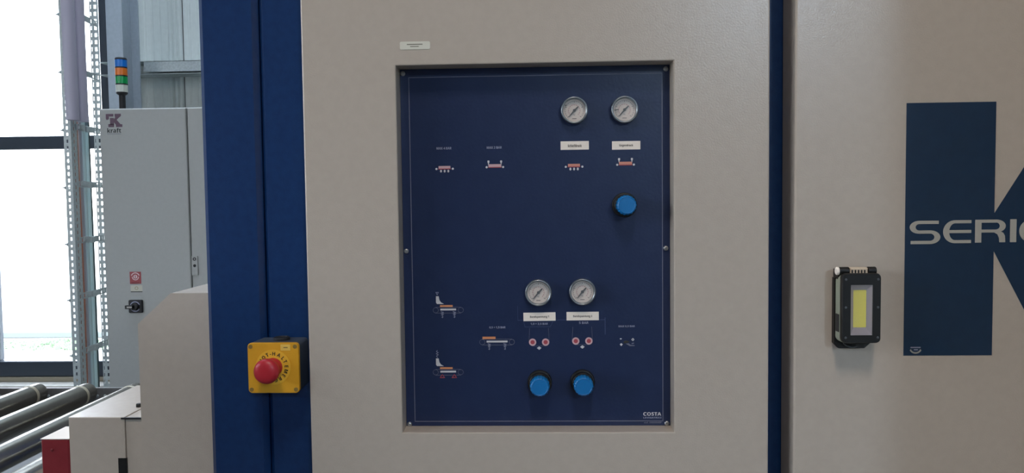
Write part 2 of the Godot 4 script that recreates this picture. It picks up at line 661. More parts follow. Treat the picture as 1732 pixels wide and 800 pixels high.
const PZ := -0.042

func control_panel():
	var t := thing("control_panel", "navy pneumatic control panel with printed diagrams, sunk into the beige cover", "control panel", Vector3(0, 0, 0))
	var b := MB.new()
	b.span(Vector3(-0.2600, 1.0630, PZ - 0.004), Vector3(0.2475, 1.7471, PZ))
	part("plate", b, M.navy, t)
	# printed border line
	b = MB.new()
	b.line([[-0.2435, 1.0718], [0.2336, 1.0718], [0.2336, 1.7316], [-0.2435, 1.7316], [-0.2435, 1.0718]], 0.0013, PZ, PZ + 0.0004)
	part("border_line", b, M.line_print, t)
	for s in [[-0.2545, 1.7392], [0.2405, 1.7392], [-0.2541, 1.4022], [0.2398, 1.4030], [-0.2541, 1.0662], [0.2410, 1.0672]]:
		b = MB.new()
		b.xf = Transform3D(Basis.IDENTITY, Vector3(s[0], s[1], PZ))
		b.lathe(0, 0, [[0.0047, 0.0], [0.0047, 0.0012], [0.0038, 0.0026], [0.0022, 0.0031]], 20, "all", false, false)
		b.lathe(0, 0, [[0.0022, 0.0031], [0.002, 0.0014]], 6, "flat", false, true)
		part("screw", b, M.steel, t)
	diagrams(t)
	gauge(Vector3(0.0687, 1.6640, PZ), "round pressure gauge above the label reading Schleifdruck", 0.0, "green")
	gauge(Vector3(0.1625, 1.6638, PZ), "round pressure gauge with a black limit mark, above the label reading Gegendruck", 0.0, "black")
	gauge(Vector3(-0.0022, 1.3215, PZ), "left one of the two round pressure gauges in the lower row of the navy panel", 2.0, "")
	gauge(Vector3(0.0812, 1.3223, PZ), "right one of the two round pressure gauges in the lower row of the navy panel", 3.0, "")
	plaque(0.0693, 1.5992, 0.0533, 0.0160, "Schleifdruck", 0.026, 0.0, "white paper label reading Schleifdruck under the upper left gauge")
	plaque(0.1660, 1.5980, 0.0532, 0.0158, "Gegendruck", 0.026, 0.0, "white paper label reading Gegendruck under the upper right gauge")
	plaque(-0.0006, 1.2742, 0.0615, 0.0162, "Bandspannung 1", 0.036, 0.6, "white paper label reading Bandspannung 1, under the left gauge of the lower row")
	plaque(0.0818, 1.2748, 0.0615, 0.0162, "Bandspannung 2", 0.036, 0.2, "white paper label reading Bandspannung 2, under the right gauge of the lower row")
	regulator(Vector3(0.162, 1.4857, PZ), "blue fluted regulator knob alone at the right, under the Gegendruck gauge", 0.1)
	regulator(Vector3(-0.0014, 1.1480, PZ), "left one of the two blue regulator knobs side by side near the panel bottom", 0.0)
	regulator(Vector3(0.0805, 1.1488, PZ), "right one of the two blue regulator knobs side by side near the panel bottom", 0.25)

func gauge(at: Vector3, label: String, turn: float, mark: String):
	var t := thing("pressure_gauge", label, "gauge", at, "pressure gauges on the navy panel")
	var b := MB.new()
	b.lathe(0, 0, [[0.0235, 0.0], [0.0250, 0.004], [0.0254, 0.008], [0.0254, 0.012], [0.0248, 0.0146], [0.0236, 0.0156], [0.0222, 0.0150], [0.0214, 0.0135]], 48, "all", false, false)
	b.lathe(0, 0, [[0.0214, 0.0135], [0.0210, 0.006]], 48, "all", false, false)
	part("bezel", b, M.bezel, t)
	b = MB.new()
	b.disc(0, 0, 0.0212, 0.001, 0.0062, 40)
	var dial: MeshInstance3D = part("dial", b, M.dial, t)
	# scale: outer arc of ticks, inner arc
	b = MB.new()
	var z0 := 0.0062
	var z1 := 0.0064
	for k in 21:
		var a := deg_to_rad(225.0 - 13.5 * k)
		var r0 := 0.0150 if k % 5 == 0 else 0.0163
		b.line([[cos(a) * r0, sin(a) * r0], [cos(a) * 0.0175, sin(a) * 0.0175]], 0.0005 if k % 5 else 0.0008, z0, z1)
	b.arc(0, 0, 0.0174, 0.0174, 0.0178, 0.0178, -45, 225, z0, z1, 40)
	b.span(Vector3(-0.004, -0.0158, z0), Vector3(0.004, -0.0146, z1))
	part("scale", b, plain(Color8(90, 70, 66), 0.6), dial)
	b = MB.new()
	for k in 13:
		var a := deg_to_rad(225.0 - 22.5 * k)
		b.line([[cos(a) * 0.0098, sin(a) * 0.0098], [cos(a) * 0.0112, sin(a) * 0.0112]], 0.0005, z0, z1)
	b.arc(0, 0, 0.0108, 0.0108, 0.0112, 0.0112, -45, 225, z0, z1, 32)
	part("scale", b, M.red_print, dial)
	words("unit_print", "bar", 0, -0.0078, z0, 0.0036, 0.0028, M.ink, dial)
	b = MB.new()
	b.xf = Transform3D(Basis(Vector3(0, 0, 1), deg_to_rad(turn)), Vector3.ZERO)
	b.prism([[-0.0108, -0.0117], [-0.0100, -0.0124], [0.0012, -0.0012], [0.0082, 0.0062], [0.0066, 0.0078], [-0.0010, 0.0010]], 0.0076, 0.0083)
	b.disc(0, 0, 0.0027, 0.0064, 0.0092, 18)
	part("needle", b, M.black, t)
	if mark != "":
		b = MB.new()
		if mark == "black":
			b.prism([[-0.0190, -0.0012], [-0.0108, 0.0002], [-0.0110, 0.0016], [-0.0190, 0.0004]], 0.0086, 0.0094)
		else:
			b.prism([[-0.0172, 0.0108], [-0.0150, 0.0098], [-0.0160, 0.0086], [-0.0180, 0.0096]], 0.0086, 0.0094)
		part("limit_mark", b, M.black if mark == "black" else plain(Color8(20, 70, 50), 0.5), t)
	b = MB.new()
	b.disc(0, 0, 0.0214, 0.0126, 0.0134, 40)
	part("glass", b, M.glass, t)

func plaque(x, y, w, h, s: String, tw: float, roll: float, label: String):
	var t := thing("paper_label", label, "label", Vector3(x, y, PZ), "white paper labels under the gauges")
	t.rotation_degrees.z = roll
	var b := MB.new()
	b.span(Vector3(-w / 2, -h / 2, 0.0002), Vector3(w / 2, h / 2, 0.0007))
	part("paper", b, M.paper, t)
	words("lettering", s, 0.0, -0.0005, 0.0007, tw, 0.0052, M.ink, t, true)

func regulator(at: Vector3, label: String, turn: float):
	var t := thing("regulator_knob", label, "knob", at, "blue pressure regulator knobs")
	var b := MB.new()
	b.lathe(0, 0, [[0.0235, 0.0], [0.0235, 0.006], [0.0225, 0.0075], [0.0205, 0.008], [0.0205, 0.021], [0.0195, 0.022]], 40, "bands", false, true)
	part("collar", b, M.black, t)
	b = MB.new()
	var L := []
	for p in [[0.0178, 0.022], [0.0178, 0.0245], [0.0184, 0.026], [0.0180, 0.040], [0.0166, 0.0432], [0.0150, 0.0442]]:
		var lo := []
		for k in 96:
			var a := TAU * k / 96.0
			var f := 1.0 + (0.06 if p[0] > 0.0165 else 0.0) * (absf(cos(a * 9.0 + turn)) - 0.6)
			lo.append(Vector3(cos(a) * p[0] * f, sin(a) * p[0] * f, p[1]))
		L.append(lo)
	b.loft(L, true, false, "all")
	b.lathe(0, 0, [[0.0150, 0.0442], [0.0142, 0.0436]], 96, "all", false, true)
	part("cap", b, M.knob, t)

func diagrams(t: Node3D):
	var z0 := PZ
	var z1 := PZ + 0.0004
	var u := 0.001113 / 10.83
	# row of four board symbols under the upper gauges
	for d in [[-0.178, 1.5603, 0, 0], [-0.0822, 1.5640, 1, 0], [0.0678, 1.5610, 0, 1], [0.1647, 1.5652, 1, 1]]:
		var tf := Transform3D(Basis.from_scale(Vector3(u, -u, 1)), Vector3(d[0], d[1], 0))
		var b := MB.new()
		b.xf = tf
		if d[2] == 0:
			b.prism([[-112, -35], [108, -35], [108, 12], [-112, 12]], z0, z1)
		else:
			b.prism([[-120, -20], [120, -20], [120, 32], [-120, 32]], z0, z1)
		part("board_symbol", b, M.salmon if d[3] else M.pink_print, t)
		b = MB.new()
		b.xf = tf
		if d[2] == 0:
			b.prism([[-120, 13], [118, 13], [118, 26], [-120, 26]], z0, z1)
		else:
			b.prism([[-122, 33], [122, 33], [122, 46], [-122, 46]], z0, z1)
		part("belt_symbol", b, M.red_print, t)
		b = MB.new()
		b.xf = tf
		if d[2] == 0:
			for x in [-152, 152]:
				b.disc(x, 18, 20, z0, z1, 14)
			for x in [-68, 0, 68]:
				b.prism([[x - 10, 34], [x + 10, 34], [x + 20, 62], [x + 8, 84], [x - 8, 84], [x - 20, 62]], z0, z1)
		else:
			for x in [-152, 152]:
				b.disc(x, 34, 20, z0, z1, 14)
			for x in [-118, 116]:
				b.prism([[x - 16, -88], [x + 16, -88], [x + 20, -60], [x + 8, -38], [x + 8, -12], [x - 8, -12], [x - 8, -38], [x - 20, -60]], z0, z1)
		part("arrow_symbol", b, M.white_print, t)
	words("pressure_print", "MAX 4 BAR", -0.1786, 1.5975, z0, 0.0285, 0.0044, M.grey_print, t, true)
	words("pressure_print", "MAX 2 BAR", -0.0829, 1.5975, z0, 0.0285, 0.0044, M.grey_print, t, true)
	# three conveyor symbols
	u = 0.001113 / 4.706
	for d in [[-0.1756, 1.2932, 0], [-0.1776, 1.1728, 1], [-0.0825, 1.2309, 2]]:
		var tf := Transform3D(Basis.from_scale(Vector3(u, -u, 1)), Vector3(d[0], d[1], 0))
		var hw: float = 102 if d[2] < 2 else 120
		var b := MB.new()
		b.xf = tf
		for x in [-hw, hw]:
			b.ring(x, 22, 20, 23, z0, z1, 24)
		b.line([[-hw, -2], [hw, -2]], 2.6, z0, z1)
		b.line([[-hw, 46], [hw, 46]], 3.0, z0, z1)
		part("conveyor_symbol", b, M.line_print, t)
		b = MB.new()
		b.xf = tf
		if d[2] < 2:
			b.prism([[-64, 9], [64, 9], [64, 24], [-64, 24]], z0 + 0.0001, z1 + 0.0001)
			b.prism([[-98, -92], [-76, -92], [-70, -60], [-58, -42], [-34, -29], [-90, -29], [-98, -40]], z0, z1)
		else:
			b.prism([[-85, 10], [85, 10], [85, 25], [-85, 25]], z0 + 0.0001, z1 + 0.0001)
		part("table_symbol", b, M.white_print, t)
		b = MB.new()
		b.xf = tf
		if d[2] < 2:
			b.prism([[-66, -20], [37, -20], [37, -4], [-66, -4]], z0 + 0.0001, z1 + 0.0001)
		else:
			b.prism([[-118, -22], [-12, -22], [-12, -3], [-118, -3]], z0 + 0.0001, z1 + 0.0001)
		part("board_symbol", b, M.orange_print, t)
		for x in ([-48, 50] if d[2] < 2 else [-64, 64]):
			b = MB.new()
			b.xf = tf
			if d[2] == 1:
				b.line([[x, 40], [x - 18, 66], [x + 18, 66], [x, 40]], 5.0, z0 + 0.0002, z1 + 0.0002)
			else:
				b.line([[x - 10, 34], [x + 10, 40], [x - 10, 47], [x + 10, 54], [x - 8, 60], [x + 4, 66], [x, 84]], 5.0, z0 + 0.0002, z1 + 0.0002)
				b.line([[x - 5, 78], [x + 5, 78]], 5.0, z0 + 0.0002, z1 + 0.0002)
			part("spring_symbol", b, M.red_print if d[2] == 1 else M.grey_print, t)
		if d[2] < 2:
			b = MB.new()
			b.xf = tf
			if d[2] == 0:
				b.line([[-98, -124], [-78, -124], [-88, -104], [-98, -124]], 4.0, z0, z1)
			else:
				b.line([[-86, -158], [-94, -148], [-78, -140], [-96, -130], [-78, -122], [-94, -112], [-86, -100]], 4.0, z0, z1)
			part("arrow_symbol", b, M.grey_print, t)
	words("pressure_print", "0,5 ÷ 1,5 BAR", -0.0815, 1.2538, z0, 0.0310, 0.0044, M.grey_print, t, true)
	# sanding belts round two rollers
	u = 0.001113 / 5.7125
	for d in [[-0.0018, 1.2258], [0.0808, 1.2276]]:
		var tf := Transform3D(Basis.from_scale(Vector3(u, -u, 1)), Vector3(d[0], d[1], 0))
		var b := MB.new()
		b.xf = tf
		for x in [-64, 64]:
			b.ring(x, 4, 21, 36, z0 + 0.0001, z1 + 0.0001, 24)
		part("roller_symbol", b, M.pink_print, t)
		b = MB.new()
		b.xf = tf
		for x in [-64, 64]:
			b.disc(x, 4, 21, z0 + 0.0001, z1 + 0.0001, 20)
		part("roller_symbol", b, M.red_print, t)
		b = MB.new()
		b.xf = tf
		b.line([[-92, -135], [-100, 0]], 3.0, z0, z1)
		b.line([[92, -135], [100, 0]], 3.0, z0, z1)
		b.line([[-70, 41], [70, 41]], 3.0, z0, z1)
		part("belt_symbol", b, M.line_print, t)
		b = MB.new()
		b.xf = tf
		b.prism([[-22, 62], [0, 46], [22, 62], [0, 80]], z0, z1)
		part("arrow_symbol", b, M.white_print, t)
	words("pressure_print", "1,0 ÷ 2,5 BAR", -0.0012, 1.2602, z0, 0.0330, 0.0044, M.grey_print, t, true)
	words("pressure_print", "5 BAR", 0.0838, 1.2620, z0, 0.0180, 0.0044, M.grey_print, t, true)
	words("pressure_print", "MAX 0,5 BAR", 0.1654, 1.2544, z0, 0.0310, 0.0040, M.grey_print, t, true)
	# small blower symbol at the right
	u = 0.001113 / 17.775
	var tf2 := Transform3D(Basis.from_scale(Vector3(u, -u, 1)), Vector3(0.1653, 1.2249, 0))
	var b2 := MB.new()
	b2.xf = tf2
	b2.prism([[-212, 80], [-168, 40], [-120, 80], [-168, 132]], z0, z1)
	b2.ring(185, -66, 24, 46, z0, z1, 4)
	b2.prism([[-205, -105], [-150, -105], [-160, -75], [-200, -75]], z0, z1)
	part("arrow_symbol", b2, M.white_print, t)
	b2 = MB.new()
	b2.xf = tf2
	b2.prism([[-30, 60], [60, 50], [120, 100], [240, 108], [240, 132], [90, 132]], z0, z1)
	b2.prism([[150, 40], [225, 30], [215, 62], [150, 70]], z0, z1)
	part("nozzle_symbol", b2, M.line_print, t)
	b2 = MB.new()
	b2.xf = tf2
	b2.prism([[-100, -10], [-20, -40], [80, -10], [60, 20], [-40, 45], [-80, 60]], z0, z1)
	part("nozzle_symbol", b2, plain(Color8(60, 58, 52), 0.6), t)
	# maker's mark in the lower right corner
	words("maker_print", "COSTA", 0.2133, 1.0852, z0, 0.0340, 0.0066, M.white_print, t, true)
	words("maker_print", "LEVIGATRICI", 0.2136, 1.0780, z0, 0.0345, 0.0028, M.grey_print, t, true)
	words("code_print", "cod. 60000040P", 0.2142, 1.0686, z0, 0.0335, 0.0034, M.line_print, t, true)
	# edges of clear tape left round the lower labels
	b2 = MB.new()
	b2.span(Vector3(-0.0425, 1.2668, z0), Vector3(0.1252, 1.2680, z1))
	b2.span(Vector3(0.1236, 1.2390, z0), Vector3(0.1255, 1.2715, z1))
	b2.span(Vector3(-0.0425, 1.2670, z0), Vector3(-0.0417, 1.2950, z1))
	b2.line([[-0.0312, 1.2655], [-0.0285, 1.2545], [0.0202, 1.2545], [0.0250, 1.2655]], 0.0009, z0, z1)
	part("tape_edge", b2, M.tape, t, "faint edges of clear adhesive tape")

# ---------------------------------------------------------------- emergency stop

func emergency_stop():
	var t := thing("emergency_stop", "yellow emergency stop box with a red mushroom button on the blue post", "emergency stop", Vector3(-0.505, 1.1855, -0.0742))
	var b := MB.new()
	b.loft([MB.rrect(0, 0, 0.092, 0.092, 0.006, 0.0), MB.rrect(0, 0, 0.096, 0.094, 0.006, 0.060)], true, true)
	part("box", b, M.grey_box, t)
	b = MB.new()
	b.loft([MB.rrect(0, 0, 0.097, 0.095, 0.007, 0.0605), MB.rrect(0, 0, 0.098, 0.096, 0.0075, 0.068), MB.rrect(0, 0, 0.0965, 0.0945, 0.007, 0.070)], true, true)
	var lid: MeshInstance3D = part("lid", b, M.yellow, t)
	for s in [[-0.0425, 0.041], [0.0425, 0.041], [-0.0425, -0.041], [0.0425, -0.041]]:
		b = MB.new()
		b.ring(s[0], s[1], 0.0026, 0.0040, 0.070, 0.0708, 20)
		b.disc(s[0], s[1], 0.0027, 0.0690, 0.0703, 16)
		b.line([[s[0] - 0.002, s[1] - 0.001], [s[0] + 0.002, s[1] + 0.001]], 0.0007, 0.0703, 0.0706)
		part("screw", b, plain(Color8(150, 120, 60), 0.4), lid)
	b = MB.new()
	b.disc(0, 0.002, 0.0335, 0.070, 0.0708, 48)
	part("ring_label", b, M.yellow_disc, t)
	# ring text
	b = MB.new()
	var s2 := "NOT-HALTEMERGENCY"
	var at_deg := [154, 134, 115, 100, 86, 63, 42, 25, 3, -18, -39, -59, -79, -100, -121, -142, -164]
	for k in s2.length():
		var tm := TextMesh.new()
		tm.font = font_bold
		tm.text = s2[k]
		tm.font_size = 32
		tm.pixel_size = 0.00030
		tm.depth = 0.0003
		var a := deg_to_rad(at_deg[k])
		b.add(tm, Transform3D(Basis(Vector3(0, 0, 1), a - PI / 2), Vector3(cos(a) * 0.0254, 0.002 + sin(a) * 0.0254, 0.0710)))
	part("lettering", TextRing(b), M.ink, t)
	b = MB.new()
	b.span(Vector3(0.0150, 0.0335, 0.070), Vector3(0.0335, 0.0450, 0.0706))
	part("tag", b, M.yellow_label, t)
	b = MB.new()
	b.span(Vector3(0.0205, 0.0385, 0.0706), Vector3(0.0285, 0.0400, 0.0708))
	part("print", b, plain(Color8(120, 90, 50), 0.6), t)
	# mushroom button
	b = MB.new()
	b.lathe(0, 0.002, [[0.0178, 0.0708], [0.0178, 0.078], [0.0165, 0.081], [0.0160, 0.092], [0.0185, 0.096], [0.0215, 0.0985], [0.0232, 0.1025], [0.0234, 0.107], [0.0222, 0.1115], [0.0190, 0.1148], [0.0140, 0.1168], [0.0080, 0.1178], [0.0030, 0.1180]], 48, "all", true, true)
	part("button", b, M.red, t)
	# blind plug on top
	b = MB.new()
	b.xf = Transform3D(Basis(Vector3(1, 0, 0), -PI / 2), Vector3(0, 0.0468, 0.030))
	b.lathe(0.004, 0, [[0.0155, 0.0], [0.0155, 0.004], [0.0145, 0.0055], [0.0105, 0.0060], [0.0100, 0.0045]], 32, "bands", true, true)
	part("plug", b, M.black_soft, t)

func TextRing(b: MB) -> ArrayMesh:
	return b.st.commit()

# ---------------------------------------------------------------- folding work light

func work_light():
	var t := thing("work_light", "black folding work light with a yellow LED strip, stuck on the beige cover", "work light", Vector3(0.5695, 1.29, 0.0))
	# all in local metres from its middle
	var b := MB.new()
	b.prism([[-0.0345, 0.060], [-0.0345, -0.060], [-0.0255, -0.0692], [0.020, -0.0692], [0.0325, -0.058], [0.0335, 0.060]], 0.001, 0.012)
	part("stand", b, M.black, t)
	b = MB.new()
	b.loft([MB.rrect(-0.0005, 0.006, 0.064, 0.121, 0.009, 0.0125), MB.rrect(-0.0005, 0.006, 0.0655, 0.1225, 0.010, 0.016), MB.rrect(-0.0005, 0.006, 0.0655, 0.1225, 0.010, 0.036)], true, true)
	part("body", b, M.pale, t)
	b = MB.new()
	b.span(Vector3(-0.0346, -0.036, 0.018), Vector3(-0.0332, -0.004, 0.032), 0.0005)
	part("switch", b, M.black_soft, t)
	# front frame with a window: loops outer to inner
	b = MB.new()
	var L := []
	for s in [[0.068, 0.124, 0.008, 0.0362, 0.0], [0.0685, 0.1245, 0.008, 0.0440, 0.0], [0.0660, 0.1220, 0.007, 0.0470, 0.0], [0.0385, 0.0900, 0.001, 0.0470, -0.003], [0.0380, 0.0895, 0.001, 0.0455, -0.003]]:
		L.append(MB.rrect(0.0002, 0.0085 + s[4], s[0], s[1], s[2], s[3]))
	b.loft(L, true, false)
	part("front_frame", b, M.black, t)
	for y in [0.060, 0.0105, -0.0435]:
		for x in [-0.0275, 0.0285]:
			b = MB.new()
			b.lathe(x, y, [[0.0022, 0.047], [0.0020, 0.0478], [0.0011, 0.0480]], 14)
			part("screw", b, plain(Color8(90, 92, 96), 0.4, 0.5), t)
	# reflector sloping in to the LED strip
	b = MB.new()
	b.loft([MB.rrect(0.0002, 0.0055, 0.0380, 0.0895, 0.001, 0.0455), MB.rrect(0.0002, 0.0070, 0.0225, 0.0670, 0.001, 0.0380)], false, false, "flat")
	part("reflector", b, M.lilac, t)
	b = MB.new()
	b.loft([MB.rrect(0.0002, 0.0070, 0.0225, 0.0670, 0.001, 0.0366), MB.rrect(0.0002, 0.0070, 0.0225, 0.0670, 0.001, 0.0382)])
	part("led_strip", b, M.cob, t)
	b = MB.new()
	b.loft([MB.rrect(0.0002, 0.0055, 0.0380, 0.0895, 0.001, 0.0456), MB.rrect(0.0002, 0.0055, 0.0380, 0.0895, 0.001, 0.0460)])
	part("lens", b, M.glass, t)
	# hinge
	for s in [[-0.0330, -0.0150], [0.0185, 0.0325]]:
		b = MB.new()
		b.xf = Transform3D(Basis(Vector3(0, 1, 0), PI / 2), Vector3(0, 0.0735, 0.025))
		b.lathe(0, 0, [[0.0068, s[0]], [0.0072, s[0] + 0.001], [0.0072, s[1] - 0.001], [0.0068, s[1]]], 24)
		b.xf = Transform3D.IDENTITY
		b.span(Vector3(s[0], 0.058, 0.003), Vector3(s[1], 0.076, 0.024))
		part("hinge", b, M.black, t)
	b = MB.new()
	b.span(Vector3(-0.0145, 0.060, 0.014), Vector3(0.018, 0.0795, 0.030), 0.002)
	var sad: MeshInstance3D = part("hinge_bridge", b, M.sand, t)
	for k in 5:
		b = MB.new()
		b.span(Vector3(-0.0115 + k * 0.0055, 0.066, 0.0295), Vector3(-0.0090 + k * 0.0055, 0.0755, 0.0308))
		part("rib", b, M.black_soft, sad)
	b = MB.new()
	b.xf = Transform3D(Basis(Vector3(0, 1, 0), -PI / 2), Vector3(-0.033, 0.0735, 0.025))
	b.lathe(0, 0, [[0.0074, 0.0], [0.0074, 0.003], [0.0060, 0.0042], [0.0025, 0.0045]], 24, "bands", true, true)
	part("hinge_cap", b, M.paper, t)
	# hook swivel at the foot
	b = MB.new()
	b.arc(-0.004, -0.050, 0.0165, 0.0155, 0.0185, 0.0175, 215, 300, 0.0121, 0.018, 12)
	part("hook", b, plain(Color8(60, 62, 64), 0.4), t)

# ---------------------------------------------------------------- roller infeed and guards

func infeed():
	var c := thing("roller_conveyor", "grey steel side rails of the roller conveyor at the infeed", "conveyor", Vector3(0, 0, 0))
	for zz in [[-1.024, -1.012, -1], [-0.132, -0.085, 1]]:
		var b := MB.new()
		var zm: float = -1.012 if zz[2] < 0 else -0.130
		var xr := -0.846 if zz[2] < 0 else -1.004
		b.span(Vector3(-4.2, 0.70, zm - 0.002), Vector3(xr, 0.898, zm + 0.002))
		b.span(Vector3(-4.2, 0.896, zz[0]), Vector3(xr, 0.900, zz[1]))
		b.span(Vector3(-4.2, 0.70, zz[0]), Vector3(xr, 0.704, zz[1]))
		var rail: MeshInstance3D = part("side_rail", b, M.rail, c)
		if zz[2] < 0:
			for k in 6:
				for e in [-1, 1]:
					b = MB.new()
					b.lathe(-1.268 - 0.163 * k + e * 0.0125, 0.875, [[0.0048, zm + 0.002], [0.0048, zm + 0.0045], [0.0035, zm + 0.006]], 6, "flat")
					part("bolt", b, M.galv, rail)
	for x in [-1.2, -2.6, -4.1]:
		for z in [-1.04, -0.105]:
			var b := MB.new()
			b.span(Vector3(x - 0.03, 0.0, z - 0.025 if z > -0.5 else z - 0.02), Vector3(x + 0.03, 0.699, z + 0.02))
			part("leg", b, M.rail, c)
	var first: Node3D = null
	for k in 14:
		var x := -1.140 - 0.163 * k
		var lab: String = "first steel conveyor roller from the red box"
		if k > 0:
			lab = ["", "second steel conveyor roller from the red box, beside the white housing's top", "third steel conveyor roller, its ringed end showing left of the white housing", "fourth steel conveyor roller, its ringed end at the far left of the photo"][k] if k < 4 else "%s steel conveyor roller from the red box, outside the photo on the left" % ["fifth", "sixth"][k % 2]
		if k < 6:
			if first == null:
				first = thing("conveyor_roller", lab, "roller", Vector3(x, 0.890, 0), "steel rollers of the infeed conveyor")
				var b := MB.new()
				b.lathe(0, 0, [[0.026, -1.000], [0.0305, -0.994], [0.0315, -0.985], [0.0315, -0.152], [0.027, -0.140]], 40, "all")
				part("tube", b, M.roller, first)
				b = MB.new()
				b.lathe(0, 0, [[0.0316, -0.953], [0.0332, -0.951], [0.0336, -0.947], [0.0332, -0.943], [0.0316, -0.941]], 40, "all", false, false)
				part("drive_belt_ring", b, M.ring, first)
				b = MB.new()
				b.lathe(0, 0, [[0.008, -1.0095], [0.008, -0.1325]], 12)
				part("axle", b, M.steel, first)
			else:
				var r: Node3D = first.duplicate()
				r.name = numbered(self, "conveyor_roller")
				add_child(r, true)
				r.position.x = x
				r.set_meta("label", lab)
	# white housing at the end of the conveyor
	var h := thing("infeed_housing", "low white sheet metal housing with a dark slot, between the rollers and the tall guard", "housing", Vector3(0, 0, 0))
	var b := MB.new()
	b.loft([MB.rect(-0.9985, 0.0, -0.8785, 1.05, -0.43), MB.rect(-0.9985, 0.0, -0.8785, 1.05, -0.152), MB.rect(-0.9970, 0.0015, -0.8800, 1.0485, -0.1505)], true, true, "flat")
	part("body", b, M.beige, h)
	b = MB.new()
	b.span(Vector3(-0.8770, 0.0, -0.43), Vector3(-0.8405, 1.0485, -0.1535), 0.001)
	part("end_piece", b, M.beige, h)
	b = MB.new()
	b.span(Vector3(-0.8940, 0.70, -0.1534), Vector3(-0.8755, 0.9625, -0.1500))
	part("slot", b, M.black, h)
	b = MB.new()
	b.xf = Transform3D(Basis(Vector3(1, 0, 0), -PI / 2), Vector3(-0.8895, 1.05, -0.2325))
	b.lathe(0, 0, [[0.0065, 0.0], [0.0065, 0.006], [0.0050, 0.0075]], 6, "flat")
	part("bolt", b, M.black, h)
	b = MB.new()
	b.span(Vector3(-0.8845, 1.0460, -0.1535), Vector3(-0.8405, 1.0492, -0.1490))
	part("lip", b, M.black_soft, h)
	# red box on the near rail
	var r2 := thing("red_box", "small red box with a bright top fixed to the side of the low white housing", "box", Vector3(-1.0296, 0.9005, -0.195))
	b = MB.new()
	b.span(Vector3(-0.0305, 0.0, -0.043), Vector3(0.0305, 0.102, 0.045), 0.003)
	part("body", b, M.red_box, r2)
	b = MB.new()
	b.span(Vector3(-0.031, 0.1022, -0.0435), Vector3(0.031, 0.1040, 0.0455), 0.0006)
	part("lid", b, M.paper, r2)
	b = MB.new()
	b.lathe(-0.006, 0.080, [[0.003, 0.045], [0.003, 0.047], [0.002, 0.048]], 10)
	part("screw", b, plain(Color8(110, 24, 34), 0.4), r2)
	# tall chamfered guard
	var g := thing("infeed_guard", "tall beige machine guard with a chamfered shoulder, beside the blue post", "guard", Vector3(0, 0, 0))
	b = MB.new()
	b.prism([[-0.8385, 0.0], [-0.6625, 0.0], [-0.6625, 1.3125], [-0.767, 1.3125], [-0.8385, 1.2485]], -0.62, -0.145)
	part("shell", b, M.beige, g)

# ---------------------------------------------------------------- cabinet, cable riser and steelwork behind

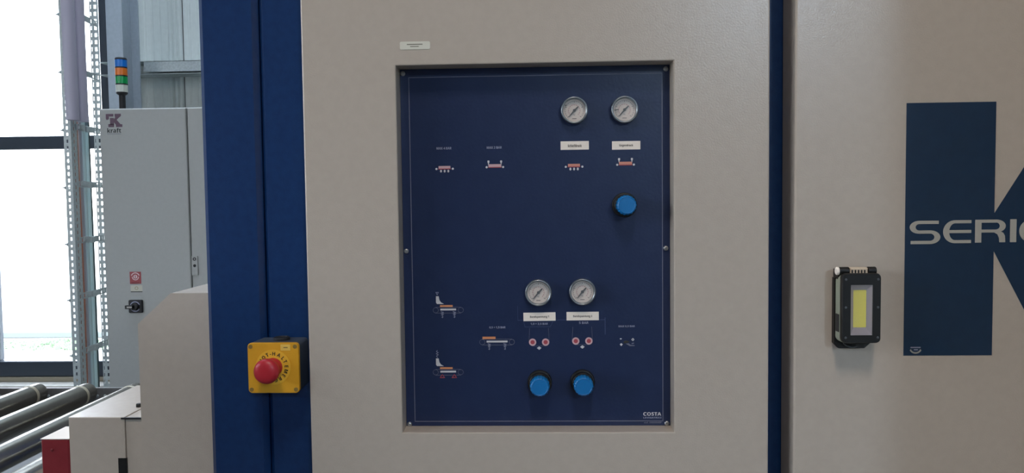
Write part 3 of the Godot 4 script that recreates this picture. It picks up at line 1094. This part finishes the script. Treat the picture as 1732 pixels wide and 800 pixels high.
func background():
	# electrical cabinet
	var c := thing("electrical_cabinet", "tall light grey electrical cabinet standing behind the roller conveyor", "cabinet", Vector3(0, 0, 0))
	var b := MB.new()
	b.span(Vector3(-2.408, 0.10, -3.22), Vector3(-1.30, 2.024, -2.775), 0.004)
	part("body", b, M.cabinet, c)
	b = MB.new()
	b.span(Vector3(-2.395, 0.0, -3.2), Vector3(-1.31, 0.0995, -2.80), 0.004)
	part("plinth", b, M.black_soft, c)
	b = MB.new()
	b.span(Vector3(-2.408, 0.105, -2.7745), Vector3(-1.9245, 2.019, -2.75), 0.004)
	var d1: MeshInstance3D = part("door", b, M.cabinet, c)
	b = MB.new()
	b.span(Vector3(-1.9175, 0.105, -2.7745), Vector3(-1.305, 2.019, -2.75), 0.004)
	var d2: MeshInstance3D = part("door", b, M.cabinet, c)
	b = MB.new()
	b.span(Vector3(-1.9244, 0.11, -2.7744), Vector3(-1.9176, 2.015, -2.765))
	part("door_seam", b, M.seam, c)
	# lock plate on the second door
	b = MB.new()
	b.loft([MB.rrect(-1.899, 1.153, 0.033, 0.108, 0.004, -2.7498), MB.rrect(-1.899, 1.153, 0.033, 0.108, 0.004, -2.743)])
	var lk: MeshInstance3D = part("lock_plate", b, M.cabinet, d2)
	b = MB.new()
	b.ring(-1.899, 1.190, 0.005, 0.009, -2.743, -2.741, 16)
	b.disc(-1.899, 1.153, 0.008, -2.743, -2.741, 16)
	part("keyhole", b, M.black_soft, lk)
	# maker's logo on the first door: slab letter with a hooked left serif, word underneath
	b = MB.new()
	var u := 0.00206
	b.xf = Transform3D(Basis.from_scale(Vector3(u, -u, 1)), Vector3(-2.3705, 1.9925, 0)) * Transform3D(Basis.from_scale(Vector3(0.1, 0.1, 1)), Vector3.ZERO)
	var lz0 := -2.7498
	var lz1 := -2.7490
	b.prism([[0, 10], [20, 0], [205, 0], [205, 70], [80, 70], [80, 140], [20, 160], [0, 130]], lz0, lz1)
	b.prism([[240, 0], [410, 0], [410, 55], [340, 110], [290, 160], [260, 110], [240, 60]], lz0, lz1)
	b.prism([[110, 110], [215, 110], [215, 290], [110, 290]], lz0, lz1)
	b.prism([[60, 270], [215, 270], [215, 350], [60, 350]], lz0, lz1)
	b.prism([[215, 150], [250, 100], [290, 160], [390, 275], [440, 280], [440, 350], [265, 350], [265, 290], [215, 220]], lz0, lz1)
	part("logo", b, M.purple, d1)
	words("lettering", "kraft", -2.327, 1.9020, lz0, 0.077, 0.025, M.seam, d1, true)
	b = MB.new()
	b.span(Vector3(-2.366, 1.8815, lz0), Vector3(-2.288, 1.8845, lz1))
	part("lettering", b, plain(Color8(130, 134, 140), 0.6), d1)
	# main switch on the first door
	b = MB.new()
	b.loft([MB.rrect(-2.2375, 0.930, 0.076, 0.072, 0.006, -2.7498), MB.rrect(-2.2375, 0.930, 0.076, 0.072, 0.006, -2.738), MB.rrect(-2.2375, 0.930, 0.071, 0.067, 0.005, -2.735)])
	var sw: MeshInstance3D = part("rotary_switch", b, M.black_soft, d1, "black rotary main switch")
	b = MB.new()
	b.arc(-2.2375, 0.930, 0.0235, 0.0235, 0.029, 0.029, 20, 160, -2.735, -2.734)
	b.arc(-2.2375, 0.930, 0.0235, 0.0235, 0.029, 0.029, 200, 330, -2.735, -2.734)
	part("scale_ring", b, M.grey_print, sw)
	b = MB.new()
	b.lathe(-2.2375, 0.930, [[0.021, -2.735], [0.021, -2.722], [0.018, -2.719]], 28)
	b.span(Vector3(-2.281, 0.920, -2.722), Vector3(-2.2375, 0.940, -2.705), 0.003)
	part("handle", b, M.black, sw)
	b = MB.new()
	b.span(Vector3(-2.268, 0.926, -2.705), Vector3(-2.240, 0.934, -2.7035))
	part("pointer", b, M.letter, sw)
	b = MB.new()
	b.span(Vector3(-2.266, 0.969, -2.7498), Vector3(-2.209, 0.983, -2.7485))
	part("name_strip", b, plain(Color8(170, 174, 172), 0.5), d1)
	# stickers on the first door
	var s := thing("warning_sticker", "square red sticker with a white ring on the grey cabinet door", "sticker", Vector3(-2.2375, 1.0885, -2.75))
	b = MB.new()
	b.span(Vector3(-0.032, -0.0335, 0.0002), Vector3(0.032, 0.0335, 0.0010))
	part("paper", b, plain(Color8(156, 66, 70), 0.5), s)
	b = MB.new()
	b.arc(0, 0.004, 0.0205, 0.0205, 0.026, 0.026, 20, 160, 0.0010, 0.0016)
	b.arc(0, 0.006, 0.0160, 0.0160, 0.020, 0.020, 180, 360, 0.0010, 0.0016)
	b.disc(0, 0.006, 0.011, 0.0010, 0.0016, 20)
	part("symbol", b, plain(Color8(226, 198, 200), 0.5), s)
	b = MB.new()
	b.span(Vector3(-0.002, -0.002, 0.0016), Vector3(0.002, 0.014, 0.0020))
	b.span(Vector3(-0.022, -0.029, 0.0010), Vector3(0.022, -0.025, 0.0016))
	part("print", b, plain(Color8(120, 40, 50), 0.5), s)
	var s3 := thing("hint_sticker", "pale yellowish sticker below the red sticker on the cabinet door", "sticker", Vector3(-2.2335, 1.0265, -2.75))
	b = MB.new()
	b.span(Vector3(-0.033, -0.0185, 0.0002), Vector3(0.033, 0.020, 0.0010))
	part("paper", b, plain(Color8(198, 196, 180), 0.6), s3)
	b = MB.new()
	b.ring(0.0, 0.004, 0.007, 0.0095, 0.0010, 0.0014, 20)
	part("symbol", b, plain(Color8(150, 132, 90), 0.6), s3)
	b = MB.new()
	b.span(Vector3(-0.033, -0.0185, 0.0010), Vector3(0.033, -0.0135, 0.0014))
	part("print", b, plain(Color8(70, 72, 70), 0.6), s3)
	# signal tower
	var t := thing("signal_tower", "stacked signal lamp with blue, orange, green and clear lenses on the cabinet", "signal lamp", Vector3(-2.357, 2.0245, -2.9))
	b = MB.new()
	b.xf = Transform3D(Basis(Vector3(1, 0, 0), -PI / 2), Vector3.ZERO)
	b.lathe(0, 0, [[0.03, 0.0], [0.03, 0.008], [0.017, 0.012], [0.017, 0.088], [0.030, 0.098], [0.030, 0.106]], 24)
	part("pole", b, M.black_soft, t)
	var cols := [Color8(232, 236, 226), Color8(26, 170, 92), Color8(255, 150, 62), Color8(36, 140, 232)]
	for k in 4:
		b = MB.new()
		b.xf = Transform3D(Basis(Vector3(1, 0, 0), -PI / 2), Vector3.ZERO)
		var y := 0.1065 + 0.0470 * k
		var L := []
		for p in [[0.0315, y], [0.0315, y + 0.040]]:
			var lo := []
			for q in 48:
				var a := TAU * q / 48.0
				var rr: float = p[0] * (1.0 - 0.05 * float(q % 4 == 0))
				lo.append(Vector3(cos(a) * rr, sin(a) * rr, p[1]))
			L.append(lo)
		b.loft(L, true, true, "bands")
		var m := plain(cols[k], 0.25)
		m.backlight_enabled = true
		m.backlight = cols[k] * 0.8
		part("lens", b, m, t)
		b = MB.new()
		b.xf = Transform3D(Basis(Vector3(1, 0, 0), -PI / 2), Vector3.ZERO)
		b.lathe(0, 0, [[0.0318, y + 0.0402], [0.0318, y + 0.0468]] if k < 3 else [[0.0318, y + 0.0402], [0.0318, y + 0.046], [0.028, y + 0.052], [0.015, y + 0.055]], 28)
		part("collar" if k < 3 else "top_cap", b, M.black_soft, t)
	cable_riser()
	# steelwork
	var col := thing("steel_column", "blue grey steel column between the window and the ribbed wall", "column", Vector3(0, 0, 0))
	b = MB.new()
	b.span(Vector3(-2.745, 0.0, -3.462), Vector3(-2.640, 6.0, -3.45))
	b.span(Vector3(-2.745, 0.0, -3.66), Vector3(-2.640, 6.0, -3.648))
	b.span(Vector3(-2.705, 0.0, -3.648), Vector3(-2.690, 6.0, -3.462))
	part("beam_section", b, M.column, col)
	var gi := thing("wall_girt", "horizontal galvanised steel rail across the ribbed wall behind the signal lamp", "beam", Vector3(0, 0, 0))
	b = MB.new()
	b.span(Vector3(-2.95, 2.366, -3.845), Vector3(-1.0, 2.452, -3.842))
	b.span(Vector3(-2.95, 2.449, -3.842), Vector3(-1.0, 2.452, -3.70))
	b.span(Vector3(-2.95, 2.366, -3.842), Vector3(-1.0, 2.369, -3.70))
	b.span(Vector3(-2.638, 2.381, -3.703), Vector3(-1.0, 2.452, -3.70))
	part("rail", b, M.galv, gi)

# L-shaped slotted strut from y0 to y1: one flange in the x direction (w), one going back (d)
func slotted_flange(b: MB, w: float, pitch: float, slot_w: float, slot_h: float, y0: float, y1: float):
	# flange lies in x 0..w, z 0..-0.002
	var m := (w - slot_w) / 2
	b.span(Vector3(0, y0, -0.002), Vector3(m, y1, 0))
	b.span(Vector3(w - m, y0, -0.002), Vector3(w, y1, 0))
	var y := y0
	while y < y1:
		b.span(Vector3(m, y, -0.002), Vector3(w - m, minf(y + pitch - slot_h, y1), 0))
		y += pitch

func cable_riser():
	var t := thing("cable_ladder", "galvanised slotted cable ladder rising to the ceiling in front of the window", "cable ladder", Vector3(0, 0, 0))
	var b := MB.new()
	b.xf = Transform3D(Basis.IDENTITY, Vector3(-2.612, 0, -2.75))
	slotted_flange(b, 0.040, 0.036, 0.010, 0.018, 0.02, 5.9)
	b.xf = Transform3D(Basis(Vector3(0, 1, 0), PI / 2), Vector3(-2.570, 0, -2.7505))
	slotted_flange(b, 0.056, 0.036, 0.011, 0.020, 0.02, 5.9)
	part("side_rail", b, M.galv, t)
	b = MB.new()
	b.xf = Transform3D(Basis.IDENTITY, Vector3(-2.646, 0, -3.10))
	slotted_flange(b, 0.016, 0.0415, 0.005, 0.022, 0.02, 5.9)
	b.xf = Transform3D(Basis.IDENTITY, Vector3(-2.630, 0, -3.10))
	slotted_flange(b, 0.036, 0.0415, 0.014, 0.022, 0.02, 5.9)
	part("side_rail", b, M.galv, t)
	var ys := [0.05, 0.36, 0.672, 0.984, 1.297, 1.611, 1.929, 2.246, 2.56, 2.87, 3.18, 3.5, 3.9, 4.3, 4.7, 5.1]
	for y in ys:
		b = MB.new()
		# rung: a slotted strip from the near rail back to the far rail
		var a := Vector3(-2.5685, y, -2.795)
		var e := Vector3(-2.600, y, -3.097)
		var dir := (e - a).normalized()
		b.xf = Transform3D(Basis(dir, Vector3.UP, dir.cross(Vector3.UP)), a)
		var ln := a.distance_to(e)
		b.span(Vector3(0, 0.011, 0), Vector3(ln, 0.017, 0.003))
		b.span(Vector3(0, -0.017, 0), Vector3(ln, -0.011, 0.003))
		var n := 9
		for k in n:
			b.span(Vector3(ln * k / n, -0.011, 0), Vector3(ln * (k + (0.9 if k in [1, 2, 4, 5] else 0.4)) / n, 0.011, 0.003))
		b.span(Vector3(0.03, -0.006, 0.003), Vector3(0.07, 0.020, 0.010), 0.002)
		b.span(Vector3(0.105, -0.020, 0.003), Vector3(0.15, 0.014, 0.012), 0.002)
		part("rung", b, M.galv, t)
		b = MB.new()
		b.xf = Transform3D(Basis(Vector3(0, 1, 0), -PI / 2), Vector3(-2.612, y - 0.02, -2.76))
		b.lathe(0, 0, [[0.004, -0.038], [0.004, 0.004], [0.009, 0.0045], [0.009, 0.010], [0.004, 0.0105], [0.004, 0.022]], 8, "flat")
		part("bolt", b, M.galv, t)
	# cables behind the rungs: z at mid height, radius, colour, wobble
	var list := [
		[-2.866, 0.0085, Color8(150, 118, 104), 0.003, "dull brown cable at the left edge of the cable bundle"],
		[-2.894, 0.0120, Color8(190, 120, 92), 0.004, "orange brown power cable, the most colourful in the bundle"],
		[-2.931, 0.0100, Color8(158, 168, 176), 0.001, "mid grey cable in the bundle, next to the orange brown one"],
		[-2.964, 0.0105, Color8(180, 200, 200), 0.001, "pale grey cable in the middle of the bundle"],
		[-2.996, 0.0105, Color8(196, 218, 218), 0.001, "lightest grey cable in the bundle, right of its middle"],
		[-3.022, 0.0055, Color8(52, 70, 70), 0.003, "thin dark cable at the right edge of the bundle"],
	]
	for q in list.size():
		var r: Array = list[q]
		b = MB.new()
		var path := []
		var ph := q * 1.7
		for k in 41:
			var y := 0.05 + 1.96 * k / 40.0
			path.append(Vector3(-2.630, y, r[0] + r[3] * sin(y * 3.1 + ph) * (0.4 + 0.6 * absf(sin(y * 10.03 - 1.5)))))
		b.tube(path, r[1], 10)
		var o: MeshInstance3D = part("cable", b, plain(r[2], 0.5), self)
		tag(o, r[4], "cable", "cables on the cable ladder")
	# fat conduits and one thin cable above
	for r in [[-2.690, 0.033, 0.0, "left, thicker one of the two fat grey conduits above the cable bundle"], [-2.785, 0.030, 0.7, "right one of the two fat grey conduits above the cable bundle"], [-2.992, 0.0095, 2.0, "thin loose cable right of the fat conduits, in front of the bright window"]]:
		b = MB.new()
		var path := []
		for k in 41:
			var y := 1.955 + 3.9 * k / 40.0
			var sway := 0.005 * sin(y * 3.0 + r[2]) + (0.008 * sin(y * 5.0) if r[1] < 0.01 else 0.0)
			path.append(Vector3(-2.520 if r[1] > 0.01 else -2.625, y, r[0] + sway))
		b.tube(path, r[1], 16)
		var o: MeshInstance3D = part("conduit" if r[1] > 0.01 else "cable", b, plain(Color8(190, 186, 202) if r[1] > 0.01 else Color8(110, 124, 134), 0.5), self)
		tag(o, r[3], "conduit" if r[1] > 0.01 else "cable", "cables on the cable ladder")

# ---------------------------------------------------------------- yard outside the window

func outside():
	var b := MB.new()
	b.span(Vector3(-60, -0.3, -90), Vector3(40, -0.02, -4.1))
	var o: MeshInstance3D = part("yard", b, M.concrete, self)
	struct(o)
	b = MB.new()
	b.span(Vector3(-16, -0.02, -7.25), Vector3(4, 0.05, -7.08), 0.01)
	o = part("kerb", b, plain(Color8(128, 134, 132), 0.8), self)
	tag(o, "low grey kerb crossing the yard outside the window, beyond the grass", "kerb")
	# verge of short grass: tufts joined into one
	var rng := RandomNumberGenerator.new()
	rng.seed = 5
	b = MB.new()
	for k in 5000:
		var x := rng.randf_range(-11, 0)
		var z := rng.randf_range(-6.95, -6.35)
		var hh := rng.randf_range(0.015, 0.05) * (0.6 + 0.6 * sin(x * 4.0) * sin(x * 1.7 + 1.0))
		var w := rng.randf_range(0.01, 0.025)
		var a := rng.randf() * PI
		var d := Vector3(cos(a), 0, sin(a)) * w
		var lean := Vector3(rng.randf_range(-0.02, 0.02), maxf(hh, 0.012), rng.randf_range(-0.02, 0.02))
		b.tri(Vector3(x, -0.02, z) - d, Vector3(x, -0.02, z) + d, Vector3(x, -0.02, z) + lean)
	o = part("grass_verge", b, plain(Color8(150, 172, 138), 0.9), self)
	o.set_meta("kind", "stuff")
	tag(o, "strip of short green grass in the yard outside the window", "grass")
